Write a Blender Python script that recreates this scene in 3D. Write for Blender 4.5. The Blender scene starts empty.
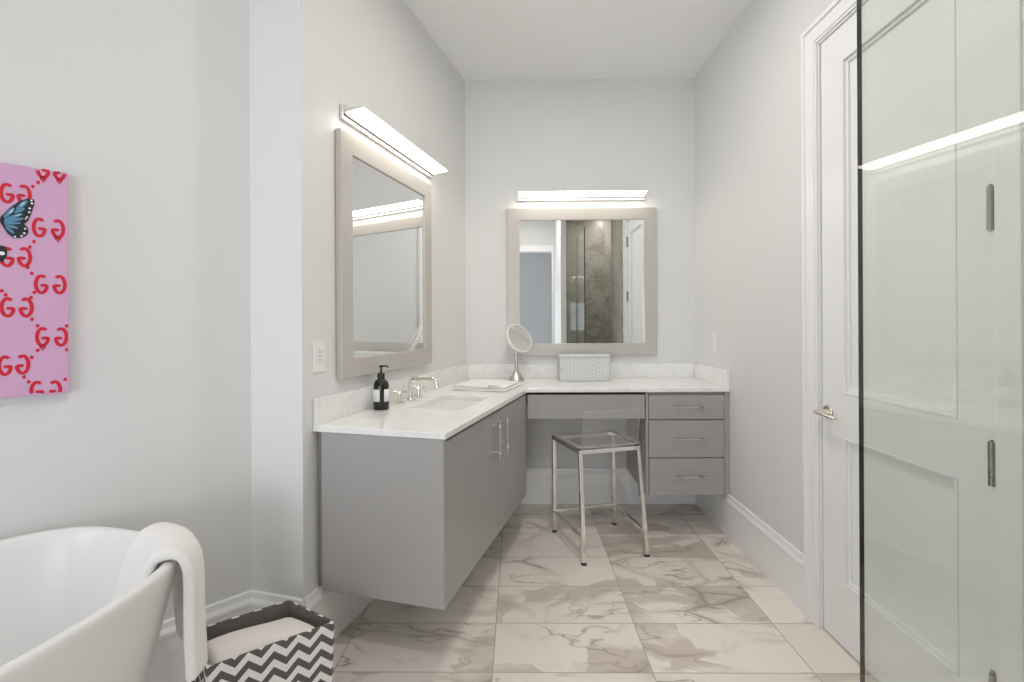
import bpy, bmesh, math, random
from math import sin, cos, pi, radians, sqrt
from mathutils import Vector, Matrix
from mathutils.geometry import tessellate_polygon

random.seed(7)
S = bpy.context.scene
COL = S.collection

# ---------------------------------------------------------------- camera
EYE = 1.33
YAW, ROLL = radians(0.688), radians(0.288)
cam_data = bpy.data.cameras.new('camera')
cam_data.sensor_fit = 'HORIZONTAL'
cam_data.sensor_width = 36.0
cam_data.lens = 483.2 / 1024 * 36.0
cam_data.shift_y = -17.6 / 1024
cam_data.clip_start = 0.02
cam = bpy.data.objects.new('camera', cam_data)
COL.objects.link(cam)
cam.matrix_world = (Matrix.Translation((0, 0, EYE)) @ Matrix.Rotation(YAW, 4, 'Z')
                    @ Matrix.Rotation(pi / 2, 4, 'X') @ Matrix.Rotation(-ROLL, 4, 'Z'))
S.camera = cam

# ---------------------------------------------------------------- render look, world, lights
S.view_settings.view_transform = 'Standard'
S.view_settings.look = 'None'
S.view_settings.gamma = 1.0
S.view_settings.use_curve_mapping = False
S.view_settings.exposure = 0.13
try:
    S.cycles.max_bounces = 14
    S.cycles.diffuse_bounces = 8
    S.cycles.glossy_bounces = 8
    S.cycles.transparent_max_bounces = 16
    S.cycles.use_denoising = True
except Exception:
    pass

world = bpy.data.worlds.new('world')
S.world = world
world.use_nodes = True
bg = world.node_tree.nodes['Background']
bg.inputs[0].default_value = (0.80, 0.88, 1.0, 1)
bg.inputs[1].default_value = 0.6


def area(name, loc, direction, sx, sy, power, color, shape='RECTANGLE', spread=180):
    d = bpy.data.lights.new(name, 'AREA')
    d.shape = shape
    d.size = sx
    if shape in ('RECTANGLE', 'ELLIPSE'):
        d.size_y = sy
    d.energy = power
    d.color = color
    d.spread = radians(spread)
    o = bpy.data.objects.new(name, d)
    COL.objects.link(o)
    o.location = loc
    o.rotation_euler = Vector(direction).to_track_quat('-Z', 'Y').to_euler()
    return o


DAY = (0.86, 0.92, 1.0)
WARM = (1.0, 0.90, 0.78)
area('bedroom_daylight_fill', (-1.35, -3.86, 1.10), (0, 1, 0), 2.6, 1.9, 60, DAY)  # fill lamp added to match daylight coming through the bedroom doorway
area('bath_daylight_fill', (-2.79, -0.30, 1.20), (1, 0.1, 0.0), 0.62, 1.7, 18, DAY)  # fill lamp added at the unseen bath window opening
CEILING_FILLS = [(0.15, 0.25), (0.35, 2.1), (1.45, -0.25)]
for i, (x, y) in enumerate(CEILING_FILLS):
    area('ceiling_fill', (x, y, 3.085), (0, 0, -1), 0.11, 0.11, (13, 10.5, 9)[i], (1.0, 0.955, 0.89), 'DISK')  # fill lamps added under the ceiling to match the light, without fittings

# ---------------------------------------------------------------- materials


def new_mat(name):
    m = bpy.data.materials.new(name)
    m.use_nodes = True
    nt = m.node_tree
    return m, nt, nt.nodes['Principled BSDF']


def N_(nt, kind, **kw):
    n = nt.nodes.new(kind)
    for k, v in kw.items():
        setattr(n, k, v)
    return n


def simple(name, col, rough=0.5, metal=0.0, bump=0.0, bscale=200.0, var=0.0, spec=0.5):
    """plain colour with a faint procedural variation and surface grain"""
    m, nt, b = new_mat(name)
    b.inputs['Roughness'].default_value = rough
    b.inputs['Metallic'].default_value = metal
    b.inputs['Specular IOR Level'].default_value = spec
    tc = N_(nt, 'ShaderNodeTexCoord')
    nz = N_(nt, 'ShaderNodeTexNoise')
    nz.inputs['Scale'].default_value = bscale
    nz.inputs['Detail'].default_value = 3
    nt.links.new(tc.outputs['Object'], nz.inputs['Vector'])
    mx = N_(nt, 'ShaderNodeMix', data_type='RGBA')
    mx.inputs[6].default_value = (*[c * (1 - var) for c in col], 1)
    mx.inputs[7].default_value = (*[min(1, c * (1 + var)) for c in col], 1)
    nt.links.new(nz.outputs['Fac'], mx.inputs[0])
    nt.links.new(mx.outputs[2], b.inputs['Base Color'])
    if bump:
        bp = N_(nt, 'ShaderNodeBump')
        bp.inputs['Strength'].default_value = bump
        bp.inputs['Distance'].default_value = 0.002
        nt.links.new(nz.outputs['Fac'], bp.inputs['Height'])
        nt.links.new(bp.outputs['Normal'], b.inputs['Normal'])
    return m


def emissive(name, col, strength):
    m, nt, b = new_mat(name)
    b.inputs['Base Color'].default_value = (*col, 1)
    b.inputs['Emission Color'].default_value = (*col, 1)
    b.inputs['Emission Strength'].default_value = strength
    return m


def clear_sheet(name, tint, ior=1.5, rough=0.0, gloss=1.0, haze=0.0):
    """clear sheet: tinted transmission without bending plus Fresnel reflection on both faces"""
    m, nt, b = new_mat(name)
    nt.nodes.remove(b)
    out = nt.nodes['Material Output']
    tr = N_(nt, 'ShaderNodeBsdfTransparent')
    tr.inputs['Color'].default_value = (*tint, 1)
    gl = N_(nt, 'ShaderNodeBsdfGlossy')
    gl.inputs['Roughness'].default_value = rough
    gl.inputs['Color'].default_value = (gloss, gloss, gloss, 1)
    ge = N_(nt, 'ShaderNodeNewGeometry')
    mr = N_(nt, 'ShaderNodeMapRange')
    mr.inputs['To Min'].default_value = ior
    mr.inputs['To Max'].default_value = 1.0 / ior
    fr = N_(nt, 'ShaderNodeFresnel')
    mix = N_(nt, 'ShaderNodeMixShader')
    nt.links.new(ge.outputs['Backfacing'], mr.inputs['Value'])
    nt.links.new(mr.outputs['Result'], fr.inputs['IOR'])
    nt.links.new(fr.outputs['Fac'], mix.inputs['Fac'])
    if haze:
        df = N_(nt, 'ShaderNodeBsdfDiffuse')
        df.inputs['Color'].default_value = (0.9, 0.9, 0.9, 1)
        hz = N_(nt, 'ShaderNodeMixShader')
        hz.inputs['Fac'].default_value = haze
        nt.links.new(tr.outputs[0], hz.inputs[1])
        nt.links.new(df.outputs[0], hz.inputs[2])
        nt.links.new(hz.outputs[0], mix.inputs[1])
    else:
        nt.links.new(tr.outputs[0], mix.inputs[1])
    nt.links.new(gl.outputs[0], mix.inputs[2])
    nt.links.new(mix.outputs[0], out.inputs['Surface'])
    return m


def ramp(nt, pts):
    r = N_(nt, 'ShaderNodeValToRGB')
    el = r.color_ramp.elements
    while len(el) < len(pts):
        el.new(0.5)
    for e, (p, c) in zip(el, pts):
        e.position = p
        e.color = (*c, 1) if len(c) == 3 else c
    return r


def math_(nt, op, a=None, b=None):
    n = N_(nt, 'ShaderNodeMath', operation=op)
    for i, v in enumerate((a, b)):
        if v is None:
            continue
        if isinstance(v, (int, float)):
            n.inputs[i].default_value = v
        else:
            nt.links.new(v, n.inputs[i])
    return n.outputs[0]


def mixc(nt, fac, a, b, blend='MIX'):
    n = N_(nt, 'ShaderNodeMix', data_type='RGBA', blend_type=blend)
    for i, v in ((0, fac), (6, a), (7, b)):
        if isinstance(v, (int, float)):
            n.inputs[i].default_value = v
        elif isinstance(v, tuple):
            n.inputs[i].default_value = (*v, 1)
        else:
            nt.links.new(v, n.inputs[i])
    return n.outputs[2]


def tile_marble(name, tw, th, ox, oy, axes, light, mid, dark, grout, rough=0.28, gw=0.0022, scale=1.0):
    """marble tiles: each tile shows its own cut of the stone"""
    m, nt, b = new_mat(name)
    L = nt.links
    geo = N_(nt, 'ShaderNodeNewGeometry')
    sp = N_(nt, 'ShaderNodeSeparateXYZ')
    L.new(geo.outputs['Position'], sp.inputs[0])
    u = math_(nt, 'DIVIDE', math_(nt, 'SUBTRACT', sp.outputs[axes[0]], ox), tw)
    v = math_(nt, 'DIVIDE', math_(nt, 'SUBTRACT', sp.outputs[axes[1]], oy), th)
    iu, iv = math_(nt, 'FLOOR', u), math_(nt, 'FLOOR', v)
    fu, fv = math_(nt, 'FRACT', u), math_(nt, 'FRACT', v)
    # distance to the nearest joint
    du = math_(nt, 'MULTIPLY', math_(nt, 'SUBTRACT', 0.5, math_(nt, 'ABSOLUTE', math_(nt, 'SUBTRACT', fu, 0.5))), tw)
    dv = math_(nt, 'MULTIPLY', math_(nt, 'SUBTRACT', 0.5, math_(nt, 'ABSOLUTE', math_(nt, 'SUBTRACT', fv, 0.5))), th)
    joint = math_(nt, 'LESS_THAN', math_(nt, 'MINIMUM', du, dv), gw)
    cid = N_(nt, 'ShaderNodeCombineXYZ')
    L.new(iu, cid.inputs[0]); L.new(iv, cid.inputs[1])
    wn = N_(nt, 'ShaderNodeTexWhiteNoise', noise_dimensions='3D')
    L.new(cid.outputs[0], wn.inputs['Vector'])
    off = N_(nt, 'ShaderNodeVectorMath', operation='MULTIPLY_ADD')
    L.new(wn.outputs['Color'], off.inputs[0])
    off.inputs[1].default_value = (9.0, 9.0, 9.0)
    L.new(geo.outputs['Position'], off.inputs[2])
    P = off.outputs[0]
    # warp
    w = N_(nt, 'ShaderNodeTexNoise')
    w.inputs['Scale'].default_value = 3.2 * scale
    w.inputs['Detail'].default_value = 4
    L.new(P, w.inputs['Vector'])
    wp = N_(nt, 'ShaderNodeVectorMath', operation='MULTIPLY_ADD')
    L.new(w.outputs['Color'], wp.inputs[0])
    wp.inputs[1].default_value = (0.30, 0.22, 0.2)
    L.new(P, wp.inputs[2])
    # stretched clouds
    mp = N_(nt, 'ShaderNodeMapping')
    mp.inputs['Rotation'].default_value = (0, 0, radians(28))
    mp.inputs['Scale'].default_value = (1.5 * scale, 3.4 * scale, 2.0 * scale)
    L.new(wp.outputs[0], mp.inputs['Vector'])
    cl = N_(nt, 'ShaderNodeTexNoise')
    cl.inputs['Scale'].default_value = 1.25
    cl.inputs['Detail'].default_value = 5
    cl.inputs['Roughness'].default_value = 0.48
    L.new(mp.outputs[0], cl.inputs['Vector'])
    # cells with firm edges: angular patches
    vo = N_(nt, 'ShaderNodeTexVoronoi', feature='F1')
    vo.inputs['Scale'].default_value = 2.3
    L.new(mp.outputs[0], vo.inputs['Vector'])
    vsp = N_(nt, 'ShaderNodeSeparateColor')
    L.new(vo.outputs['Color'], vsp.inputs[0])
    patch = math_(nt, 'ADD', math_(nt, 'MULTIPLY', cl.outputs['Fac'], 0.78), math_(nt, 'MULTIPLY', vsp.outputs[0], 0.22))
    r1 = ramp(nt, [(0.0, dark), (0.34, mid), (0.43, mid), (0.485, light), (1.0, light)])
    L.new(patch, r1.inputs[0])
    # veins along cell borders and noise level lines
    vd = N_(nt, 'ShaderNodeTexVoronoi', feature='DISTANCE_TO_EDGE')
    vd.inputs['Scale'].default_value = 1.15
    L.new(mp.outputs[0], vd.inputs['Vector'])
    r2 = ramp(nt, [(0.0, (1, 1, 1)), (0.018, (0.35, 0.35, 0.35)), (0.07, (0, 0, 0))])
    L.new(vd.outputs['Distance'], r2.inputs[0])
    vn = N_(nt, 'ShaderNodeTexNoise')
    vn.inputs['Scale'].default_value = 2.4
    vn.inputs['Detail'].default_value = 6
    L.new(mp.outputs[0], vn.inputs['Vector'])
    lv = math_(nt, 'ABSOLUTE', math_(nt, 'SUBTRACT', vn.outputs['Fac'], 0.52))
    r3 = ramp(nt, [(0.0, (1, 1, 1)), (0.012, (0.3, 0.3, 0.3)), (0.03, (0, 0, 0))])
    L.new(lv, r3.inputs[0])
    fade = N_(nt, 'ShaderNodeTexNoise')
    fade.inputs['Scale'].default_value = 2.1
    L.new(P, fade.inputs['Vector'])
    fr = ramp(nt, [(0.45, (0, 0, 0)), (0.62, (1, 1, 1))])
    L.new(fade.outputs['Fac'], fr.inputs[0])
    veins = math_(nt, 'MULTIPLY', math_(nt, 'MAXIMUM', r2.outputs[0], r3.outputs[0]), fr.outputs[0])
    c = mixc(nt, math_(nt, 'MULTIPLY', veins, 0.88), r1.outputs[0], dark)
    # tile to tile tone
    tone = math_(nt, 'MULTIPLY_ADD', wn.outputs['Value'], 0.10)
    tone.node.inputs[2].default_value = 0.93
    hs = N_(nt, 'ShaderNodeHueSaturation')
    L.new(tone, hs.inputs['Value'])
    L.new(c, hs.inputs['Color'])
    c = mixc(nt, joint, hs.outputs[0], grout)
    L.new(c, b.inputs['Base Color'])
    rr = math_(nt, 'MULTIPLY_ADD', joint, 0.4)
    rr.node.inputs[2].default_value = rough
    L.new(rr, b.inputs['Roughness'])
    bp = N_(nt, 'ShaderNodeBump')
    bp.inputs['Strength'].default_value = 0.35
    bp.inputs['Distance'].default_value = 0.002
    L.new(math_(nt, 'SUBTRACT', 1.0, joint), bp.inputs['Height'])
    L.new(bp.outputs[0], b.inputs['Normal'])
    return m


def quartz(name):
    m, nt, b = new_mat(name)
    L = nt.links
    tc = N_(nt, 'ShaderNodeNewGeometry')
    nz = N_(nt, 'ShaderNodeTexNoise')
    nz.inputs['Scale'].default_value = 4.5
    nz.inputs['Detail'].default_value = 7
    nz.inputs['Distortion'].default_value = 1.3
    L.new(tc.outputs['Position'], nz.inputs['Vector'])
    lv = math_(nt, 'ABSOLUTE', math_(nt, 'SUBTRACT', nz.outputs['Fac'], 0.5))
    r = ramp(nt, [(0.0, (0.78, 0.775, 0.765)), (0.02, (0.815, 0.81, 0.80)), (0.07, (0.845, 0.84, 0.83)), (1.0, (0.86, 0.855, 0.845))])
    L.new(lv, r.inputs[0])
    fl = N_(nt, 'ShaderNodeTexNoise')
    fl.inputs['Scale'].default_value = 90
    L.new(tc.outputs['Position'], fl.inputs['Vector'])
    c = mixc(nt, math_(nt, 'MULTIPLY', fl.outputs['Fac'], 0.08), r.outputs[0], (0.6, 0.6, 0.6))
    L.new(c, b.inputs['Base Color'])
    b.inputs['Roughness'].default_value = 0.16
    return m


def chevron(name):
    m, nt, b = new_mat(name)
    L = nt.links
    uv = N_(nt, 'ShaderNodeUVMap')
    sp = N_(nt, 'ShaderNodeSeparateXYZ')
    L.new(uv.outputs[0], sp.inputs[0])
    fu = math_(nt, 'FRACT', math_(nt, 'DIVIDE', sp.outputs[0], 0.070))
    tri = math_(nt, 'MULTIPLY', math_(nt, 'ABSOLUTE', math_(nt, 'SUBTRACT', fu, 0.5)), 0.066)
    band = math_(nt, 'FRACT', math_(nt, 'DIVIDE', math_(nt, 'ADD', sp.outputs[1], tri), 0.050))
    f = math_(nt, 'GREATER_THAN', band, 0.5)
    wv = N_(nt, 'ShaderNodeTexNoise')
    wv.inputs['Scale'].default_value = 600
    L.new(uv.outputs[0], wv.inputs['Vector'])
    c = mixc(nt, f, (0.74, 0.72, 0.69), (0.105, 0.095, 0.088))
    L.new(c, b.inputs['Base Color'])
    b.inputs['Roughness'].default_value = 0.9
    bp = N_(nt, 'ShaderNodeBump')
    bp.inputs['Strength'].default_value = 0.3
    bp.inputs['Distance'].default_value = 0.001
    L.new(wv.outputs['Fac'], bp.inputs['Height'])
    L.new(bp.outputs[0], b.inputs['Normal'])
    return m


M = {
    'wall': simple('wall_paint', (0.72, 0.72, 0.712), 0.6, bump=0.03, bscale=350, var=0.006),
    'bedwall': simple('daylight_blue_wall_paint', (0.70, 0.72, 0.745), 0.7, bump=0.03, bscale=350, var=0.006),  # bluish daylight put into the bedroom wall colour
    'ceiling': simple('ceiling_paint', (0.87, 0.87, 0.86), 0.7, bump=0.03, bscale=350, var=0.006),
    'trim': simple('trim_paint', (0.86, 0.86, 0.855), 0.32, var=0.004, bscale=20),
    'door': simple('door_paint', (0.84, 0.84, 0.838), 0.35, var=0.004, bscale=20),
    'floor': tile_marble('floor_marble', 0.61, 0.303, -0.103, 1.841, (0, 1),
                         (0.85, 0.79, 0.725), (0.63, 0.565, 0.50), (0.31, 0.25, 0.20), (0.46, 0.41, 0.365), scale=0.8),
    'shower': tile_marble('shower_marble', 0.61, 1.2, 0.2, 0.05, (0, 2),
                          (0.43, 0.415, 0.37), (0.34, 0.325, 0.285), (0.20, 0.185, 0.155), (0.25, 0.235, 0.21), 0.3),
    'quartz': quartz('white_quartz'),
    'grey': simple('grey_lacquer', (0.36, 0.348, 0.338), 0.34, var=0.015, bscale=8),
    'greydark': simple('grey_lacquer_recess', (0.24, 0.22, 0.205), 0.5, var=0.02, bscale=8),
    'frame': simple('silver_champagne_frame', (0.53, 0.50, 0.465), 0.38, 0.2, var=0.02, bscale=30),
    'mirror': simple('mirror_silver', (0.90, 0.91, 0.91), 0.0, 1.0),
    'nickel': simple('polished_nickel', (0.80, 0.76, 0.70), 0.10, 1.0),
    'chrome': simple('chrome', (0.84, 0.82, 0.79), 0.12, 1.0),
    'bnickel': simple('brushed_nickel', (0.56, 0.54, 0.51), 0.28, 1.0),
    'steel': simple('satin_steel', (0.40, 0.39, 0.37), 0.33, 1.0),
    'alu': simple('brushed_aluminium', (0.70, 0.69, 0.67), 0.35, 0.6),
    'led': emissive('led_diffuser', (1.0, 0.925, 0.82), 7.5),
    'liplow': simple('dark_grey_lip', (0.10, 0.10, 0.10), 0.6),
    'lens': emissive('ceiling_fill_lens', (1.0, 0.93, 0.85), 4.0),  # unused glow meant for the added ceiling fill lamps
    'ceramic': simple('white_ceramic', (0.84, 0.84, 0.83), 0.08),
    'tub': simple('white_acrylic_tub', (0.80, 0.795, 0.785), 0.3),
    'towel': simple('white_terry', (0.86, 0.84, 0.81), 0.95, bump=0.9, bscale=420, var=0.03),
    'towel2': simple('cream_terry', (0.82, 0.775, 0.73), 0.95, bump=0.9, bscale=380, var=0.03),
    'thread': simple('grey_thread', (0.30, 0.29, 0.28), 0.8),
    'liner': simple('grey_canvas_liner', (0.14, 0.125, 0.12), 0.95, bump=0.5, bscale=500, var=0.05),
    'chevron': chevron('chevron_cloth'),
    'black': simple('black_glass', (0.012, 0.009, 0.008), 0.12),
    'blackplastic': simple('black_plastic', (0.015, 0.014, 0.013), 0.35),
    'label': simple('paper_label', (0.80, 0.81, 0.82), 0.6),
    'plastic': simple('white_plastic', (0.80, 0.79, 0.77), 0.35),
    'slot': simple('dark_slot', (0.10, 0.10, 0.10), 0.6),
    'boxgrey': simple('pale_grey_board', (0.60, 0.615, 0.60), 0.6, var=0.01),
    'boxlight': simple('white_fretwork', (0.77, 0.77, 0.75), 0.5),
    'acrylic': clear_sheet('clear_acrylic', (0.93, 0.93, 0.925), 1.49, haze=0.055),
    'acrylicedge': clear_sheet('acrylic_edge', (0.80, 0.80, 0.79), 1.49, haze=0.22),
    'acrylicbar': simple('frosted_acrylic', (0.42, 0.40, 0.385), 0.15),
    'glass': clear_sheet('shower_glass', (0.925, 0.944, 0.922), 1.52),
    'glassedge': simple('glass_edge', (0.014, 0.018, 0.012), 0.15),
    'pink': simple('pink_canvas', (0.655, 0.385, 0.585), 0.75, bump=0.25, bscale=700, var=0.03),
    'red': simple('red_paint', (0.62, 0.006, 0.03), 0.5, var=0.08, bscale=40),
    'inkblack': simple('black_paint', (0.010, 0.012, 0.018), 0.5),
    'blue': simple('blue_paint', (0.085, 0.255, 0.40), 0.5, var=0.25, bscale=60),
    'paleblue': simple('pale_blue_paint', (0.48, 0.64, 0.74), 0.5),
    'whitepaint': simple('white_paint_dots', (0.85, 0.85, 0.86), 0.5),
    'rubber': simple('dark_rubber', (0.03, 0.026, 0.024), 0.7),
}

# ---------------------------------------------------------------- mesh builder


class MB:
    def __init__(self):
        self.bm = bmesh.new()
        self.mi = 0

    def _f(self, vs):
        try:
            f = self.bm.faces.new(vs)
            f.material_index = self.mi
            return f
        except ValueError:
            return None

    def box(self, x0, x1, y0, y1, z0, z1):
        v = [self.bm.verts.new((x, y, z)) for x in (x0, x1) for y in (y0, y1) for z in (z0, z1)]
        for q in ((0, 1, 3, 2), (4, 6, 7, 5), (0, 4, 5, 1), (2, 3, 7, 6), (0, 2, 6, 4), (1, 5, 7, 3)):
            self._f([v[i] for i in q])
        return self

    def prism(self, poly, z0, z1, holes=(), mat=None):
        """polygon (with holes) extruded in z; mat maps (x,y,z) to where it really stands"""
        loops = [poly] + list(holes)
        flat, vb, vt = [], [], []
        for lp in loops:
            for (x, y) in lp:
                flat.append((x, y))
                a, b = Vector((x, y, z0)), Vector((x, y, z1))
                if mat:
                    a, b = mat @ a, mat @ b
                vb.append(self.bm.verts.new(a))
                vt.append(self.bm.verts.new(b))
        tris = tessellate_polygon([[Vector((x, y, 0)) for x, y in lp] for lp in loops])
        for t in tris:
            self._f([vt[i] for i in t])
            self._f([vb[i] for i in reversed(t)])
        k = 0
        for lp in loops:
            n = len(lp)
            for i in range(n):
                a, b = k + i, k + (i + 1) % n
                self._f([vb[a], vb[b], vt[b], vt[a]])
            k += n
        return self

    def tube(self, pts, r, n=12, caps=True, sx=1.0):
        pts = [Vector(p) for p in pts]
        rs = r if isinstance(r, (list, tuple)) else [r] * len(pts)
        t0 = (pts[1] - pts[0]).normalized()
        up = Vector((0, 0, 1)) if abs(t0.z) < 0.9 else Vector((1, 0, 0))
        u = t0.cross(up).normalized()
        rings = []
        for i, p in enumerate(pts):
            if i == 0:
                t = t0
            elif i == len(pts) - 1:
                t = (pts[i] - pts[i - 1]).normalized()
            else:
                t = ((pts[i + 1] - pts[i]).normalized() + (pts[i] - pts[i - 1]).normalized()).normalized()
            u = (u - t * u.dot(t)).normalized()
            v = t.cross(u)
            rings.append([self.bm.verts.new(p + (u * cos(2 * pi * k / n) + v * sin(2 * pi * k / n) * sx) * rs[i]) for k in range(n)])
        for a, b in zip(rings, rings[1:]):
            for k in range(n):
                self._f([a[k], a[(k + 1) % n], b[(k + 1) % n], b[k]])
        if caps:
            self._f(list(reversed(rings[0])))
            self._f(rings[-1])
        return self

    def sqbar(self, p, q, w, h=None, roll=0.0, side=None):
        """square bar between two points; side fixes the direction of its first face"""
        h = h or w
        p, q = Vector(p), Vector(q)
        t = (q - p).normalized()
        s = Vector(side) if side else (Vector((1, 0, 0)) if abs(t.x) < 0.9 else Vector((0, 1, 0)))
        u = (s - t * s.dot(t)).normalized()
        v = t.cross(u)
        c = [(-w / 2, -h / 2), (w / 2, -h / 2), (w / 2, h / 2), (-w / 2, h / 2)]
        A = [self.bm.verts.new(p + u * a + v * b) for a, b in c]
        B = [self.bm.verts.new(q + u * a + v * b) for a, b in c]
        for k in range(4):
            self._f([A[k], A[(k + 1) % 4], B[(k + 1) % 4], B[k]])
        self._f(list(reversed(A)))
        self._f(B)
        return self

    def lathe(self, prof, n=32, at=(0, 0, 0), mat=None):
        rings = []
        for r, z in prof:
            if r < 1e-6:
                p = Vector((0, 0, z))
                rings.append([self.bm.verts.new((mat @ p if mat else p) + Vector(at))])
            else:
                rg = []
                for k in range(n):
                    p = Vector((r * cos(2 * pi * k / n), r * sin(2 * pi * k / n), z))
                    rg.append(self.bm.verts.new((mat @ p if mat else p) + Vector(at)))
                rings.append(rg)
        for a, b in zip(rings, rings[1:]):
            for k in range(n):
                j = (k + 1) % n
                if len(a) == 1 and len(b) == 1:
                    continue
                if len(a) == 1:
                    self._f([a[0], b[j], b[k]])
                elif len(b) == 1:
                    self._f([a[k], a[j], b[0]])
                else:
                    self._f([a[k], a[j], b[j], b[k]])
        return self

    def grid(self, rows, close=False):
        vs = [[self.bm.verts.new(p) for p in row] for row in rows]
        for a, b in zip(vs, vs[1:]):
            m = len(a)
            for k in range(m if close else m - 1):
                self._f([a[k], a[(k + 1) % m], b[(k + 1) % m], b[k]])
        return vs

    def build(self, name, mats, parent=None, smooth=False, bevel=0.0, seg=2, kind=None, label=None, fix=True):
        me = bpy.data.meshes.new(name)
        if fix:
            bmesh.ops.recalc_face_normals(self.bm, faces=self.bm.faces)
        self.bm.to_mesh(me)
        self.bm.free()
        for m in (mats if isinstance(mats, (list, tuple)) else [mats]):
            me.materials.append(M[m] if isinstance(m, str) else m)
        o = bpy.data.objects.new(name, me)
        COL.objects.link(o)
        if parent:
            o.parent = parent
        if smooth:
            for p in me.polygons:
                p.use_smooth = True
            me.set_sharp_from_angle(angle=radians(smooth if smooth is not True else 40))
        if bevel:
            b = o.modifiers.new('edge', 'BEVEL')
            b.width = bevel
            b.segments = seg
            b.limit_method = 'ANGLE'
            b.angle_limit = radians(40)
        if kind:
            o['kind'] = kind
        if label:
            o['label'] = label
        return o


def tag(o, label, cat, group=None):
    o['label'] = label
    o['category'] = cat
    if group:
        o['group'] = group
    return o


def thing(name, label, cat, loc=(0, 0, 0), rz=0.0, group=None):
    o = bpy.data.objects.new(name, None)
    COL.objects.link(o)
    o.empty_display_size = 0.1
    o.location = loc
    o.rotation_euler = (0, 0, rz)
    return tag(o, label, cat, group)


def copy_tree(o, parent=None):
    c = o.copy()
    COL.objects.link(c)
    c.parent = parent
    for ch in list(o.children):
        copy_tree(ch, c)
    return c


def struct(o, label, cat):
    o['kind'] = 'structure'
    return tag(o, label, cat)


# ---------------------------------------------------------------- the room's frames
XR, YB, ZC = 1.3105, 3.5745, 3.13
A = radians(15)                       # the vanity wall runs 15 degrees off the room's axis
U = Vector((sin(A), cos(A), 0))
Nn = Vector((cos(A), -sin(A), 0))
CL, S0 = -1.2973, 1.5918
P0 = Nn * CL + U * S0                 # free corner of the vanity wall
RZL = -A
B = radians(45)                       # wall behind the bath
UB = Vector((sin(B), cos(B), 0))
NB = Vector((cos(B), -sin(B), 0))
CB = -2.1312
Q0 = Nn * (CL - 0.2445) + U * S0      # corner where the bath wall begins


def Lw(d, s, z=0.0):
    """d off the vanity wall, s along it from its free corner"""
    p = P0 + Nn * d + U * s
    return Vector((p.x, p.y, z))


def Bw(d, t, z=0.0):
    """d off the bath wall, t along it towards the corner (t = 0 at painting's right edge)"""
    p = NB * (CB + d) + UB * (0.066 + t)
    return Vector((p.x, p.y, z))


def W2(v):
    return (v.x, v.y)


xL = (CL + sin(A) * YB) / cos(A)      # vanity wall meets the back wall
WEST = -2.84
yW = (WEST * cos(B) - CB) / sin(B)    # bath wall meets the west wall

# ---------------------------------------------------------------- floor, ceiling, walls
o = MB().box(-3.2, 2.2, -4.1, 3.75, -0.08, 0.0).build('floor', 'floor')
struct(o, 'warm grey and cream marble tile floor', 'floor')
o = MB().box(-3.2, 2.2, -4.1, 3.75, ZC, ZC + 0.1).build('ceiling', 'ceiling')
struct(o, 'plain white ceiling', 'ceiling')


def wall(name, label, p, q, t=0.12, z0=0.0, z1=ZC, m='wall'):
    """wall slab whose inner face runs p to q; the slab lies to the left of that run"""
    p, q = Vector((p[0], p[1])), Vector((q[0], q[1]))
    d = (q - p).normalized()
    n = Vector((-d.y, d.x)) * t
    o = MB().prism([tuple(p), tuple(q), tuple(q + n), tuple(p + n)], z0, z1).build(name, m)
    return struct(o, label, 'wall')


wall('wall_back', 'white wall at the far end behind the square mirror', (XR + 0.14, YB), (xL - 0.12, YB), -0.12)
wall('wall_left', 'angled white wall behind the sink vanity', (xL, YB), W2(Lw(0, 0.10)), -0.12)
wall('wall_left_end', 'narrow white end wall between vanity wall and bath alcove', W2(P0), W2(Q0), -0.10)
wall('wall_bath', 'grey white wall behind the bathtub carrying the pink painting', (Q0.x, Q0.y), (WEST, yW), -0.12)
# west wall with an opening for the added window
o = MB().box(WEST - 0.12, WEST, -0.80, yW, 0, 0.32).box(WEST - 0.12, WEST, -0.80, yW, 2.10, ZC) \
    .box(WEST - 0.12, WEST, -0.80, -0.64, 0.32, 2.10).box(WEST - 0.12, WEST, 0.04, yW, 0.32, 2.10).build('wall_west', 'wall')
struct(o, 'white wall with the added bath window, left of the camera', 'wall')
# rear wall with the doorway to the bedroom, widened leftward for more daylight
o = MB().box(WEST - 0.12, -1.9, -0.92, -0.80, 0, ZC).box(-1.9, 0.62, -0.92, -0.80, 2.50, ZC) \
    .box(0.62, 0.675, -0.92, -0.80, 0, ZC).build('wall_rear', 'wall')
struct(o, 'white wall with the bedroom doorway, seen in the square mirror', 'wall')
# right wall with a recess for the door
DY0, DY1, DZ = 1.345, 2.108, 2.532
o = MB().box(XR + 0.065, XR + 0.14, 0.40, YB, 0, ZC).box(XR, XR + 0.065, 0.40, DY0 - 0.006, 0, ZC) \
    .box(XR, XR + 0.065, DY1 + 0.006, YB, 0, ZC).box(XR, XR + 0.065, DY0 - 0.006, DY1 + 0.006, DZ + 0.006, ZC).build('wall_right', 'wall')
struct(o, 'long white wall on the right with the panelled door', 'wall')
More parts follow.
